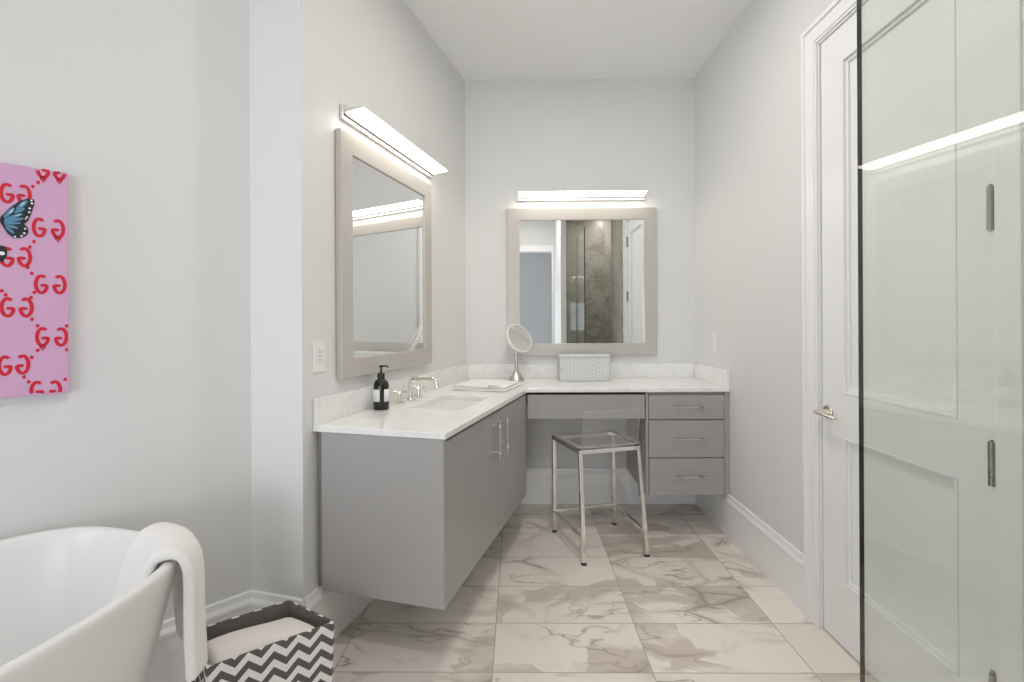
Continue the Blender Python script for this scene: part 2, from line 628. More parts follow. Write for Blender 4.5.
# shower enclosure, seen in the square mirror
o = MB().box(0.675, 2.10, -0.92, -0.80, 0, ZC).build('wall_shower_back', 'shower')
struct(o, 'brown marble tile wall at the back of the shower', 'wall')
o = MB().box(2.0, 2.1, -0.80, 0.40, 0, ZC).build('wall_shower_side', 'shower')
struct(o, 'brown marble tile side wall of the shower', 'wall')
o = MB().box(XR + 0.14, 2.1, 0.40, 0.50, 0, ZC).build('wall_shower_front', 'shower')
struct(o, 'brown marble tile return wall of the shower', 'wall')
o = MB().box(XR - 0.012, XR, 0.40, 1.07, 0, ZC).build('trim_shower_jamb', 'shower')
struct(o, 'strip of brown marble tile lining the shower entrance', 'tile')
o = MB().box(0.60, 0.675, -0.80, 0.385, 0, ZC).build('wall_shower_partition', 'wall')
struct(o, 'white partition wall beside the shower', 'wall')
# bedroom beyond
o = MB().box(-3.2, 2.2, -4.1, -4.0, 0, ZC).build('wall_bedroom_back', 'bedwall')
struct(o, 'far bedroom wall seen through the doorway in the mirror', 'wall')
o = MB().box(-3.2, -3.1, -4.0, -0.92, 0, ZC).build('wall_bedroom_left', 'bedwall')
struct(o, 'bedroom side wall beyond the doorway', 'wall')
o = MB().box(2.1, 2.2, -4.0, -0.92, 0, ZC).build('wall_bedroom_right', 'bedwall')
struct(o, 'bedroom side wall beyond the shower', 'wall')

# ---------------------------------------------------------------- baseboards
BP = [(0, 0), (0.016, 0), (0.016, 0.205), (0.021, 0.210), (0.021, 0.222), (0.012, 0.238), (0.010, 0.258), (0.005, 0.262), (0, 0.262)]


def baseboard(name, label, p, q, side):
    """profile swept from p to q along the floor; side points into the room"""
    p, q, side = Vector(p), Vector(q), Vector(side)
    m = MB()
    rows = [[e + side * d + Vector((0, 0, z)) for d, z in BP] for e in (p, q)]
    vs = m.grid(rows, close=True)
    m._f(vs[0]); m._f(list(reversed(vs[1])))
    return struct(m.build(name, 'trim'), label, 'baseboard')


baseboard('baseboard_back', 'tall white baseboard under the makeup counter', (xL + 0.02, YB, 0), (XR, YB, 0), (0, -1, 0))
baseboard('baseboard_right', 'tall white baseboard along the right wall up to the door', (XR, YB - 0.022, 0), (XR, DY1 + 0.107, 0), (-1, 0, 0))
baseboard('baseboard_left', 'tall white baseboard under the floating sink vanity', Lw(0, 0.0), Lw(0, 2.02), Nn)
baseboard('baseboard_left_end', 'short white baseboard on the end wall behind the basket', Lw(0.0, 0), Lw(-0.2445, 0), -U)
baseboard('baseboard_bath', 'tall white baseboard on the wall behind the bathtub', Q0, Bw(0, -2.4), NB)

# ---------------------------------------------------------------- door on the right wall
dr = bpy.data.objects.new('door_1', None)
COL.objects.link(dr)
dr.location = (XR + 0.005, DY0, 0)
struct(dr, 'tall white two panel door with lever handle on right wall', 'door')
W_, H_ = DY1 - DY0 - 0.004, DZ
m = MB()
PANELS = [(0.118, 0.625, 0.262, 0.862), (0.118, 0.625, 1.038, 2.392)]


def rect(a, b, c, d):
    return [(a, c), (b, c), (b, d), (a, d)]


YZ = Matrix(((0, 0, 1, 0), (1, 0, 0, 0), (0, 1, 0, 0), (0, 0, 0, 1)))   # (u, v, depth) -> (depth, u, v)
m.prism(rect(0.002, W_, 0.008, H_ - 0.003), 0.0, 0.018, [rect(*p) for p in PANELS], YZ)
m.prism(rect(0.002, W_, 0.008, H_ - 0.003), 0.018, 0.040, (), YZ)
m.build('door_slab', 'door', dr, bevel=0.002)
for (a, b, c, d) in PANELS:
    m = MB()
    for k, (i0, i1, x0) in enumerate(((0.0, 0.009, -0.003), (0.009, 0.022, 0.008))):
        m.prism(rect(a + i0, b - i0, c + i0, d - i0), x0, 0.018, [rect(a + i1, b - i1, c + i1, d - i1)], YZ)
    m.build('panel_moulding', 'door', dr, bevel=0.002)
# lever handle
hd = MB()
rot = Matrix.Rotation(-pi / 2, 4, 'Y')
hd.lathe([(0, 0), (0.031, 0), (0.031, 0.004), (0.027, 0.009), (0.0, 0.009)], 28, (-0.0005, 0.716, 0.948), rot)
hd.lathe([(0.0115, 0.008), (0.0115, 0.050), (0, 0.052)], 18, (-0.0005, 0.716, 0.948), rot)
hd.tube([(-0.045, 0.735, 0.949), (-0.050, 0.716, 0.948), (-0.052, 0.66, 0.945), (-0.050, 0.598, 0.942)], [0.010, 0.0115, 0.009, 0.008], 14, sx=0.8)
hd.build('door_handle', 'nickel', dr, smooth=True, label='polished nickel lever handle')
for z in (0.30, 0.937, 1.641, 2.29):
    h = MB()
    for k in range(5):
        h.lathe([(0.0, 0), (0.0085, 0), (0.0085, 0.0232), (0, 0.0232)], 14, (-0.0145, -0.001, z - 0.06 + 0.0242 * k))
    h.lathe([(0.0, 0), (0.004, 0), (0.0045, 0.004), (0, 0.006)], 12, (-0.0145, -0.001, z + 0.061))
    h.box(-0.012, -0.0006, 0.0005, 0.009, z - 0.058, z + 0.058).box(-0.0026, -0.0006, 0.003, 0.018, z - 0.06, z + 0.06)
    h.build('hinge', 'steel', dr, smooth=30, label='grey steel butt hinge')

# casing
m = MB()
y0, y1, z1 = DY0 - 0.006, DY1 + 0.006, DZ + 0.006
for (i0, i1, th) in ((0.004, 0.014, 0.010), (0.014, 0.074, 0.015), (0.074, 0.088, 0.023), (0.088, 0.100, 0.018)):
    outer = [(y0 - i1, 0), (y0 - i1, z1 + i1), (y1 + i1, z1 + i1), (y1 + i1, 0), (y1 + i0, 0), (y1 + i0, z1 + i0), (y0 - i0, z1 + i0), (y0 - i0, 0)]
    if i0 < 0:
        continue
    m.prism(outer, XR - th, XR, (), YZ)
# jamb stops
m.prism([(y0, 0), (y0, z1), (y1, z1), (y1, 0), (y1 - 0.0045, 0), (y1 - 0.0045, z1 - 0.006), (y0 + 0.0065, z1 - 0.006), (y0 + 0.0065, 0)], XR - 0.003, XR + 0.05, (), YZ)
struct(m.build('trim_1', 'trim', bevel=0.003), 'white moulded casing around the panelled door', 'door casing')

# doorway casing toward the bedroom (seen in the mirror) and its open leaf
m = MB()
XZ = Matrix(((1, 0, 0, 0), (0, 0, 1, 0), (0, 1, 0, 0), (0, 0, 0, 1)))
m.prism([(-2.0, 0), (-2.0, 2.60), (0.599, 2.60), (0.599, 0), (0.56, 0), (0.56, 2.50), (-1.9, 2.50), (-1.9, 0)], -0.80, -0.78, (), XZ)
struct(m.build('trim_2', 'trim', bevel=0.003), 'white casing around the bedroom doorway in the mirror', 'door casing')

# ---------------------------------------------------------------- worktop
ZT, ZB_ = 0.925, 0.900
Z3 = Vector((0, 0, 0))


def W2(v):
    return (v.x, v.y)


FD = 0.575                                 # depth of the sink leg
YF = 3.000                                 # front of the back leg
sIn = (YF - P0.y - Nn.y * FD) / U.y        # inside corner
cin = Lw(FD, sIn)
sB = (YB - 0.001 - P0.y - Nn.y * 0.001) / U.y
SK0, SK1, SD0, SD1 = 0.515, 0.955, 0.180, 0.455
wt = thing('worktop', 'continuous white quartz worktop with backsplash and cut-out sink', 'worktop', (0, 0, 0))
poly = [W2(Lw(0.001, 0.057)), W2(Lw(FD, 0.060)), (cin.x, YF), (XR - 0.001, YF), (XR - 0.001, YB - 0.001), W2(Lw(0.001, sB))]


def rounded(d0, d1, s0, s1, r, n=5):
    pts = []
    for (cx, cy, a0) in ((d1 - r, s1 - r, 0), (d0 + r, s1 - r, 90), (d0 + r, s0 + r, 180), (d1 - r, s0 + r, 270)):
        for k in range(n + 1):
            a = radians(a0 + 90 * k / n)
            pts.append((cx + r * cos(a), cy + r * sin(a)))
    return pts


hole = [W2(Lw(d, s)) for d, s in rounded(SD0, SD1, SK0, SK1, 0.03)]
MB().prism(poly, ZB_, ZT, [hole]).build('slab', 'quartz', wt, bevel=0.003)
ZS = 1.031
sB2 = (YB - 0.001 - P0.y - Nn.y * 0.021) / U.y
MB().prism([W2(Lw(0.001, 0.062)), W2(Lw(0.021, 0.062)), W2(Lw(0.021, sB2)), W2(Lw(0.001, sB))], ZT, ZS).build('backsplash', 'quartz', wt, bevel=0.002)
xs = Lw(0.021, (YB - 0.021 - P0.y - Nn.y * 0.021) / U.y).x
MB().box(xs + 0.001, XR - 0.022, YB - 0.021, YB - 0.001, ZT, ZS).build('backsplash', 'quartz', wt, bevel=0.002)
MB().box(XR - 0.021, XR - 0.001, YF, YB - 0.001, ZT, ZS).build('backsplash', 'quartz', wt, bevel=0.002)

# sink
sk = thing('sink', 'white undermount basin set in the quartz worktop', 'sink', Lw(0, 0, 0), RZL)
m = MB()
rings = []
for inset, z, r in ((-0.012, ZB_ - 0.0003, 0.035), (-0.0006, ZB_ - 0.0003, 0.03), (0.003, 0.84, 0.033), (0.018, 0.782, 0.045), (0.045, 0.764, 0.05), (0.11, 0.758, 0.02)):
    rings.append([Vector((d, s, z)) for d, s in rounded(SD0 + inset, SD1 - inset, SK0 + inset, SK1 - inset, r)])
vs = m.grid(rings, close=True)
m._f(vs[-1])
b_ = m.build('basin', 'ceramic', sk, smooth=50, fix=False)
so = b_.modifiers.new('thick', 'SOLIDIFY'); so.thickness = 0.006; so.offset = -1
MB().lathe([(0, 0.764), (0.020, 0.764), (0.023, 0.761), (0.023, 0.760)], 24, ((SD0 + SD1) / 2, (SK0 + SK1) / 2, 0)).build('drain', 'nickel', sk, smooth=True)

# ---------------------------------------------------------------- sink vanity cabinet
ZV0 = 0.267
CD = 0.546
vc = thing('vanity_cabinet', 'floating grey two door vanity cabinet under the sink', 'cabinet')
xk = 0.047
sF = (3.012 - P0.y - Nn.y * CD) / U.y
fc = Lw(CD, sF)
o_ = [Lw(0.036, 0.093), Lw(CD, 0.093), Vector((min(fc.x, xk), 3.012, 0)), Vector((xk, YB - 0.024, 0)), Lw(0.036, (YB - 0.024 - P0.y - Nn.y * 0.036) / U.y)]
i_ = [Lw(0.056, 0.113), Lw(CD - 0.02, 0.113), Vector((xk - 0.05, 3.0, 0)), Vector((xk - 0.05, YB - 0.06, 0)), Lw(0.056, (YB - 0.06 - P0.y - Nn.y * 0.056) / U.y)]
MB().prism([W2(p) for p in o_], ZV0 + 0.02, ZB_ - 0.001, [[W2(p) for p in i_]]).prism([W2(p) for p in o_], ZV0, ZV0 + 0.02).build('carcass', 'grey', vc, bevel=0.001)
MB().prism([W2(Lw(0.036, 0.064)), W2(Lw(0.566, 0.064)), W2(Lw(0.566, 0.0925)), W2(Lw(0.036, 0.0925))], ZV0, ZB_ - 0.001).build('end_panel', 'grey', vc, bevel=0.001)
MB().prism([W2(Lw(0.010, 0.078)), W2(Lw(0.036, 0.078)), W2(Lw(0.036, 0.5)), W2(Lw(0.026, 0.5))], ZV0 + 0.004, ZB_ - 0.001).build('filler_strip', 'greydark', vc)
sE = (3.010 - P0.y - Nn.y * 0.566) / U.y
for k, (sa, sb) in enumerate(((0.0945, 0.741), (0.745, sE - 0.002))):
    dm = MB().prism([W2(Lw(CD + 0.001, sa)), W2(Lw(0.566, sa)), W2(Lw(0.566, sb)), W2(Lw(CD + 0.001, sb))], ZV0 + 0.002, 0.886).build('door', 'grey', vc, bevel=0.0012)
    sh = 0.672 if k == 0 else 0.797
    hm = MB()
    e = lambda d, s, z: Lw(d, s, z)
    hm.tube([e(0.598, sh, 0.660), e(0.598, sh, 0.852)], 0.0062, 12)
    hm.build('handle_bar', 'acrylicbar', dm, smooth=True, label='clear acrylic bar handle')
    for z in (0.698, 0.826):
        hm = MB()
        hm.tube([e(0.5665, sh, z), e(0.596, sh, z)], 0.0055, 12)
        hm.tube([e(0.598, sh, z - 0.009), e(0.598, sh, z + 0.009)], 0.0085, 14)
        hm.build('handle_post', 'nickel', dm, smooth=True, label='polished nickel handle post')

# ---------------------------------------------------------------- drawer cabinet
dc = thing('drawer_cabinet', 'floating grey cabinet with three drawers on right wall', 'cabinet', (0, 0, 0))
X0, X1 = 0.792, XR - 0.002
m = MB().box(X0, X1 - 0.021, 3.034, YB - 0.024, 0.260, ZB_ - 0.001)
m.box(X0, 0.808, 3.013, 3.034, 0.258, ZB_ - 0.001).box(1.279, X1, 3.013, 3.034, 0.264, ZB_ - 0.001)
m.build('carcass', 'grey', dc, bevel=0.001)
for za, zb in ((0.260, 0.487), (0.493, 0.724), (0.730, 0.880)):
    d_ = MB().box(0.811, 1.276, 3.010, 3.033, za, zb).build('drawer', 'grey', dc, bevel=0.0012)
    zc = (za + zb) / 2 + 0.002
    hm = MB().tube([(0.955, 2.978, zc), (1.172, 2.978, zc)], 0.0058, 12)
    hm.build('handle_bar', 'acrylicbar', d_, smooth=True, label='clear acrylic bar handle')
    for x in (0.994, 1.128):
        hm = MB()
        hm.tube([(x, 3.0095, zc), (x, 2.980, zc)], 0.0048, 12)
        hm.tube([(x - 0.008, 2.978, zc), (x + 0.008, 2.978, zc)], 0.0075, 12)
        hm.build('handle_post', 'steel', d_, smooth=True, label='nickel handle post')

pd = thing('pencil_drawer', 'shallow grey drawer across the knee space under the worktop', 'drawer', (0, 0, 0))
MB().box(0.058, 0.786, 3.010, 3.032, 0.735, 0.884).build('drawer_front', 'grey', pd, bevel=0.0012)
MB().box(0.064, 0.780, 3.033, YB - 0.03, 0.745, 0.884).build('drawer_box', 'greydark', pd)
# ---------------------------------------------------------------- mirrors


def wall_mirror(name, label, loc, rz, w, h, fw, th=0.030):
    """local: x off the wall, y along it, z up from the lower edge"""
    t = thing(name, label, 'mirror', loc, rz)
    m = MB()
    m.prism(rect(0, w, 0, h), 0.002, th, [rect(fw, w - fw, fw, h - fw)], YZ)
    m.build('frame', 'frame', t, bevel=0.0025)
    g = MB()
    g.prism(rect(fw - 0.002, w - fw + 0.002, fw - 0.002, h - fw + 0.002), 0.004, 0.020, (), YZ)
    g.build('mirror_glass', 'mirror', t)
    return t


wall_mirror('framed_mirror', 'champagne framed wall mirror above the sink on left wall', Lw(0, 0.211, 1.092), RZL, 0.905, 1.084, 0.088)
# on the back wall the frame's own x axis must look at the camera (-y): turned by -90 degrees, y runs to +x
wall_mirror('framed_mirror', 'square champagne framed mirror above the makeup counter', (-0.073, YB, 1.092), -pi / 2, 1.088, 1.083, 0.089)

# ---------------------------------------------------------------- LED bars


def led_bar(label, loc, rz, w):
    t = thing('vanity_light', label, 'wall light', loc, rz, 'LED bars above the mirrors')
    MB().box(0.001, 0.016, -0.012, w + 0.012, -0.026, 0.040).build('back_plate', 'alu', t, bevel=0.002)
    XZ_ = Matrix(((1, 0, 0, 0), (0, 0, 1, 0), (0, 1, 0, 0), (0, 0, 0, 1)))
    m = MB()
    m.prism([(0.0165, 0.002), (0.024, 0.002), (0.024, 0.004), (0.116, 0.0145), (0.116, 0.0185), (0.0165, 0.024)], 0.0, w, (), XZ_)
    m.build('housing', 'alu', t)
    m = MB().box(0.0205, 0.0238, 0.0, w, -0.008, 0.0018)
    m.build('lower_lip', 'liplow', t, label='dark grey lower lip')
    m = MB()
    m.prism([(0.0245, -0.002), (0.1155, 0.0085), (0.1155, 0.014), (0.0245, 0.0035)], 0.001, w - 0.001, (), XZ_)
    m.build('diffuser', 'led', t, label='glowing warm white diffuser')
    return t


led_bar('glowing LED bar light above the mirror on left wall', Lw(0, 0.256, 2.258), RZL, 0.905)
led_bar('glowing LED bar light above the square back wall mirror', (0.013, YB, 2.258), -pi / 2, 0.915)

# ---------------------------------------------------------------- outlet and switch
t = thing('wall_outlet', 'white outlet plate on left wall beside the framed mirror', 'outlet', Lw(0, 0.058, 1.134), RZL)
MB().box(0.0005, 0.006, 0, 0.076, 0, 0.132).build('cover_plate', 'plastic', t, bevel=0.002)
m = MB().box(0.006, 0.0085, 0.021, 0.055, 0.032, 0.100)
m.mi = 1
for zc in (0.050, 0.083):
    m.box(0.0085, 0.009, 0.030, 0.032, zc - 0.005, zc + 0.005).box(0.0085, 0.009, 0.043, 0.045, zc - 0.004, zc + 0.004)
m.box(0.0085, 0.0095, 0.033, 0.043, 0.0635, 0.0665)
m.build('receptacle', ['plastic', 'slot'], t)
t = thing('light_switch', 'white rocker switch on right wall above the drawer cabinet', 'switch', (XR, 3.190, 1.137), pi)
MB().box(0.0005, 0.006, -0.075, 0, 0, 0.122).build('cover_plate', 'plastic', t, bevel=0.002)
MB().prism([(0.006, -0.054), (0.010, -0.054), (0.0075, -0.021), (0.006, -0.021)], 0.028, 0.094).build('rocker', 'plastic', t)

# ---------------------------------------------------------------- soap dispenser
t = thing('soap_dispenser', 'black pump bottle with white label on the worktop', 'soap dispenser', Lw(0.076, 0.452, ZT))
MB().lathe([(0, 0.0005), (0.034, 0.0005), (0.0365, 0.004), (0.0365, 0.112), (0.035, 0.122), (0.028, 0.136), (0.019, 0.143), (0.0155, 0.147), (0.0155, 0.150), (0, 0.150)], 36).build('bottle', 'black', t, smooth=True)
m = MB()
def lab(a0, a1):
    rows = []
    for k in range(21):
        a = radians(a0 + (a1 - a0) * k / 20)
        rows.append([Vector((0.0369 * cos(a), 0.0369 * sin(a), z)) for z in (0.040, 0.098)])
    return rows
# the gap in the wrap-round label looks at the camera
base = math.degrees(math.atan2(-2.31, 0.66))
m.grid(lab(base + 20, base + 152))
m.grid(lab(base - 152, base - 12))
lb = m.build('bottle_label', 'label', t, smooth=True, label='white paper label')
md = lb.modifiers.new('thick', 'SOLIDIFY'); md.thickness = 0.0004; md.offset = 1
m = MB().lathe([(0.0175, 0.150), (0.0175, 0.168), (0.0155, 0.172), (0.007, 0.173), (0.007, 0.180), (0.0045, 0.181), (0.0045, 0.200), (0.0, 0.200)], 24)
m.lathe([(0, 0.1995), (0.0085, 0.1995), (0.0095, 0.204), (0.0085, 0.209), (0, 0.210)], 20)
m.tube([(0, 0, 0.205), (0.018, -0.002, 0.206), (0.030, -0.003, 0.204), (0.036, -0.003, 0.198)], [0.005, 0.0045, 0.004, 0.0035], 12)
m.build('pump', 'blackplastic', t, smooth=True)

# ---------------------------------------------------------------- faucet
t = thing('faucet', 'polished nickel widespread faucet with two cross handles', 'faucet', Lw(0.078, 0.742, ZT), RZL)
m = MB()
m.lathe([(0, 0.0005), (0.027, 0.0005), (0.027, 0.004), (0.020, 0.008), (0.0155, 0.012), (0.014, 0.020), (0.0, 0.020)], 28)
pts = [(0, 0, 0.018), (0, 0, 0.085)]
for k in range(1, 9):
    a = radians(90 * k / 8)
    pts.append((0.030 - 0.030 * cos(a), 0, 0.085 + 0.030 * sin(a)))
pts.append((0.125, 0, 0.115))
for k in range(1, 9):
    a = radians(80 * k / 8)
    pts.append((0.125 + 0.028 * sin(a), 0, 0.115 - 0.028 + 0.028 * cos(a)))
pts.append((0.156, 0, 0.070))
m.tube(pts, 0.0115, 18)
m.build('spout', 'nickel', t, smooth=True)
for y in (-0.105, 0.105):
    m = MB()
    m.lathe([(0, 0.0005), (0.026, 0.0005), (0.026, 0.004), (0.018, 0.008), (0.0125, 0.011), (0.011, 0.030), (0.0095, 0.045), (0.013, 0.049), (0.013, 0.062), (0.009, 0.066), (0, 0.067)], 24, (-0.005, y, 0))
    for a in (20, 110):
        ca, sa = cos(radians(a)) * 0.033, sin(radians(a)) * 0.033
        m.tube([(-0.005 - ca, y - sa, 0.056), (-0.005 - ca * 0.5, y - sa * 0.5, 0.056), (-0.005 + ca * 0.5, y + sa * 0.5, 0.056), (-0.005 + ca, y + sa, 0.056)], [0.0075, 0.005, 0.005, 0.0075], 12)
    m.build('handle', 'nickel', t, smooth=True, label='polished nickel cross handle')

# ---------------------------------------------------------------- folded hand towels


def folded_towel(label, loc, rz, w, l, h, layers):
    """local: x across (fold edges at the x ends), y along"""
    t = thing('folded_towel', label, 'towel', loc, rz, 'folded hand towels on the worktop')
    m = MB()
    lh = h / layers
    path = []
    for k in range(layers):
        z = lh * (k + 0.5)
        xs_ = [-w / 2 + 0.010 + (w - 0.020) * j / 8 for j in range(9)]
        if k % 2:
            xs_.reverse()
        for j, x in enumerate(xs_):
            path.append((x, z))
        if k < layers - 1:
            s = 1 if k % 2 == 0 else -1
            for a in (-60, -20, 20, 60):
                path.append((s * (w / 2 - 0.010) + s * 0.010 * cos(radians(a)), z + lh / 2 + lh / 2 * sin(radians(a))))
    rows = []
    for j in range(13):
        y = -l / 2 + l * j / 12
        rows.append([Vector((x + 0.0015 * sin(9 * y + z * 40), y + 0.006 * sin(x * 17 + z * 190), z + (0.0022 * sin(x * 21 + y * 13) + 0.0016 * sin(y * 37 - x * 9)) * (z / h))) for x, z in path])
    m.grid(rows)
    b = m.build('towel_cloth', 'towel', t, smooth=60, fix=False)
    md = b.modifiers.new('thick', 'SOLIDIFY'); md.thickness = lh * 0.82; md.offset = 0
    bv = b.modifiers.new('soft', 'BEVEL'); bv.width = lh * 0.3; bv.segments = 2; bv.limit_method = 'ANGLE'
    return t


tl = Lw(0.318, 1.300, ZT + 0.001)
folded_towel('white folded hand towel, lower of two on the worktop', tl, RZL, 0.350, 0.345, 0.013, 2)
t2 = folded_towel('white folded hand towel with grey embroidered loops, upper of two', Lw(0.314, 1.306, ZT + 0.0152), RZL + radians(1.5), 0.336, 0.330, 0.015, 2)
m = MB()
for k in range(3):
    cy = 0.070 + 0.024 * k
    pts = [(cy + 0.011 * sin(2 * pi * i / 16), -0.150 + 0.013 * cos(2 * pi * i / 16), 0.0153) for i in range(17)]
    m.tube(pts, 0.0016, 6)
    m.tube([(cy - 0.011, -0.150, 0.0153), (cy - 0.010, -0.163, 0.0148), (cy - 0.010, -0.1665, 0.009), (cy - 0.006, -0.1665, 0.002)], 0.0016, 6)
m.build('embroidery', 'thread', t2, smooth=True, label='grey looped embroidery')

# ---------------------------------------------------------------- makeup mirror
t = thing('makeup_mirror', 'round tilting makeup mirror on a nickel pedestal', 'makeup mirror', (-0.012, 3.425, ZT))
MB().lathe([(0, 0.0005), (0.054, 0.0005), (0.056, 0.005), (0.054, 0.010), (0.036, 0.036), (0.021, 0.062), (0.015, 0.068), (0, 0.068)], 36).build('base', 'bnickel', t, smooth=True)
MB().tube([(0, 0, 0.066), (0, 0, 0.215)], 0.0125, 18).build('stem', 'bnickel', t, smooth=True)
nv = Vector((0.60, -0.67, 0.44)).normalized()
q = nv.to_track_quat('Z', 'Y').to_matrix().to_4x4()
hc = Vector((0.022, -0.010, 0.300))
MB().lathe([(0, -0.022), (0.080, -0.022), (0.104, -0.018), (0.109, -0.010), (0.109, 0.004), (0.106, 0.008), (0.101, 0.008), (0.100, 0.0045), (0, 0.0045)], 48, hc, q).build('mirror_head', simple('white_enamel', (0.80, 0.78, 0.74), 0.25), t, smooth=True)
MB().lathe([(0, 0.0046), (0.0995, 0.0046), (0.0995, 0.0062), (0, 0.0066)], 48, hc, q).build('mirror_glass', simple('soft_mirror', (0.78, 0.78, 0.77), 0.12, 1.0), t, smooth=True)

# ---------------------------------------------------------------- decorative box
t = thing('decorative_box', 'pale grey box with white geometric fretwork on the worktop', 'box', (0.463, 3.430, ZT + 0.0005), radians(0))
MB().box(-0.174, 0.174, -0.075, 0.075, 0, 0.164).build('body', 'boxgrey', t, bevel=0.003)
MB().box(-0.178, 0.178, -0.079, 0.079, 0.1645, 0.182).build('lid', 'boxgrey', t, bevel=0.004)
m = MB()
FH = 0.148
bars = set()


def fret(cx, cz, r, y):
    for k in range(6):
        a, b = radians(60 * k + 30), radians(60 * k + 90)
        mid = (round((cx + r * (cos(a) + cos(b)) / 2) * 500), round((cz + r * (sin(a) + sin(b)) / 2) * 500))
        if any(abs(mid[0] - q[0]) <= 2 and abs(mid[1] - q[1]) <= 2 for q in bars):
            continue                                        # a side shared with the neighbour is built once
        bars.add(mid)
        m.sqbar((cx + r * cos(a), y, cz + r * sin(a)), (cx + r * cos(b), y, cz + r * sin(b)), 0.0046, 0.0046, side=(0, 1, 0))
    for k in range(3):
        a = radians(60 * k + 30)
        yy = y + 0.0004 + 0.0003 * k
        m.sqbar((cx - r * cos(a), yy, cz - r * sin(a)), (cx + r * cos(a), yy, cz + r * sin(a)), 0.0036, 0.0036, side=(0, 1, 0))
for i in range(6):
    for j in range(3):
        cx = -0.138 + 0.0502 * i + (0.0251 if j % 2 else 0)
        fret(cx, 0.038 + 0.0435 * j, 0.029, -0.0765)
m.build('fretwork', 'boxlight', t, label='white interlaced fretwork')

# ---------------------------------------------------------------- stool
st = thing('vanity_stool', 'clear acrylic stool on slim chrome legs before the counter', 'stool', (0, 0, 0))
ft = {'bl': Vector((0.227, 3.085, 0)), 'fl': Vector((0.357, 2.664, 0)), 'br': Vector((0.631, 3.200, 0)), 'fr': Vector((0.729, 2.765, 0))}
ZSt = 0.604
tp = {'bl': Vector((0.224, 3.055, ZSt)), 'fl': Vector((0.344, 2.700, ZSt)), 'br': Vector((0.613, 3.155, ZSt)), 'fr': Vector((0.688, 2.802, ZSt))}
side = (tp['fr'] - tp['fl']).normalized()
for k in ('bl', 'fl', 'br', 'fr'):
    f0 = ft[k].copy(); f0.z = 0.012
    lg = MB().sqbar(f0, tp[k], 0.022, 0.022, side=side).build('leg', 'chrome', st, bevel=0.0015)
    MB().lathe([(0, 0.0003), (0.016, 0.0003), (0.016, 0.006), (0.0115, 0.0125), (0, 0.0125)], 18, (ft[k].x, ft[k].y, 0)).build('glide', 'rubber', lg, smooth=True, label='dark floor glide')
m = MB()
up = Vector((0, 0, 0.006))
for a, b in (('bl', 'fl'), ('fl', 'fr'), ('fr', 'br'), ('br', 'bl')):
    d = (tp[b] - tp[a]).normalized() * 0.0095
    m.sqbar(tp[a] - d * 1.15 + up, tp[b] + d * 1.15 + up, 0.023, 0.0225, side=(0, 0, 1))
m.build('seat_frame', 'chrome', st, bevel=0.0015)
def legpt(k, z):
    f = ft[k]; tt = tp[k]
    return f + (tt - f) * (z / tt.z)
for a, b in (('bl', 'br'), ('bl', 'fl'), ('br', 'fr')):
    p, q_ = legpt(a, 0.138), legpt(b, 0.138)
    d = (q_ - p).normalized() * 0.009
    MB().sqbar(p + d, q_ - d, 0.016, 0.018, side=(0, 0, 1)).build('footrest', 'chrome', st, bevel=0.001)
# acrylic seat: a sheet with rolled edge, and the low back rising from its camera side
zs = ZSt + 0.0185
ax = side
ay = ((tp['bl'] - tp['fl']).normalized())
c0 = (tp['bl'] + tp['fl'] + tp['br'] + tp['fr']) / 4
def sp_(u, v, z):
    """bilinear over the seat, u across and v from camera side to counter side"""
    p = tp['fl'] * (1 - u) * (1 - v) + tp['fr'] * u * (1 - v) + tp['bl'] * (1 - u) * v + tp['br'] * u * v
    return Vector((p.x, p.y, z))
m = MB()
rows = []
for i in range(13):
    v = -0.02 + 1.04 * i / 12
    rows.append([sp_(-0.045 + 1.09 * j / 10, v, zs + 0.010 - 0.010 * (1 - ((j - 5) / 5.0) ** 2)) for j in range(11)])
m.grid(rows)
b_ = m.build('seat', ['acrylic', 'acrylicedge'], st, smooth=True, fix=False, label='clear acrylic seat')
md = b_.modifiers.new('thick', 'SOLIDIFY'); md.thickness = 0.011; md.offset = 1; md.material_offset_rim = 1
b2 = b_.modifiers.new('edge', 'BEVEL'); b2.width = 0.003; b2.segments = 2; b2.limit_method = 'ANGLE'
m = MB()
rows = []
for i in range(12):
    f = i / 11
    z = zs + 0.012 + 0.210 * f
    back = -0.05 - 0.085 * f * f + 0.05 * (1 - f) ** 4 * 0.6
    inset = 0.012 - 0.012 * f
    rows.append([sp_(inset + (1 - 2 * inset) * j / 10, back - 0.03 * (1 - ((j - 5) / 5.0) ** 2), z) for j in range(11)])
m.grid(rows)
b_ = m.build('backrest', ['acrylic', 'acrylicedge'], st, smooth=True, fix=False, label='clear acrylic low back')
md = b_.modifiers.new('thick', 'SOLIDIFY'); md.thickness = 0.011; md.offset = 0; md.material_offset_rim = 1
b2 = b_.modifiers.new('edge', 'BEVEL'); b2.width = 0.003; b2.segments = 2; b2.limit_method = 'ANGLE'

# ---------------------------------------------------------------- bathtub
TN, TS = -1.525, 0.27
TA, TBx, TE, TH = 0.392, 0.852, 3.4, 0.70
tub_c = Nn * TN + U * TS
tb = thing('bathtub', 'white oval freestanding bathtub with flared sides', 'bathtub', (tub_c.x, tub_c.y, 0), RZL)


def se(th, inset):
    c, s = cos(th), sin(th)
    e = 2.0 / TE
    a, b = TA - inset, TBx - inset
    return Vector((math.copysign(abs(c) ** e, c) * a, math.copysign(abs(s) ** e, s) * b, 0))


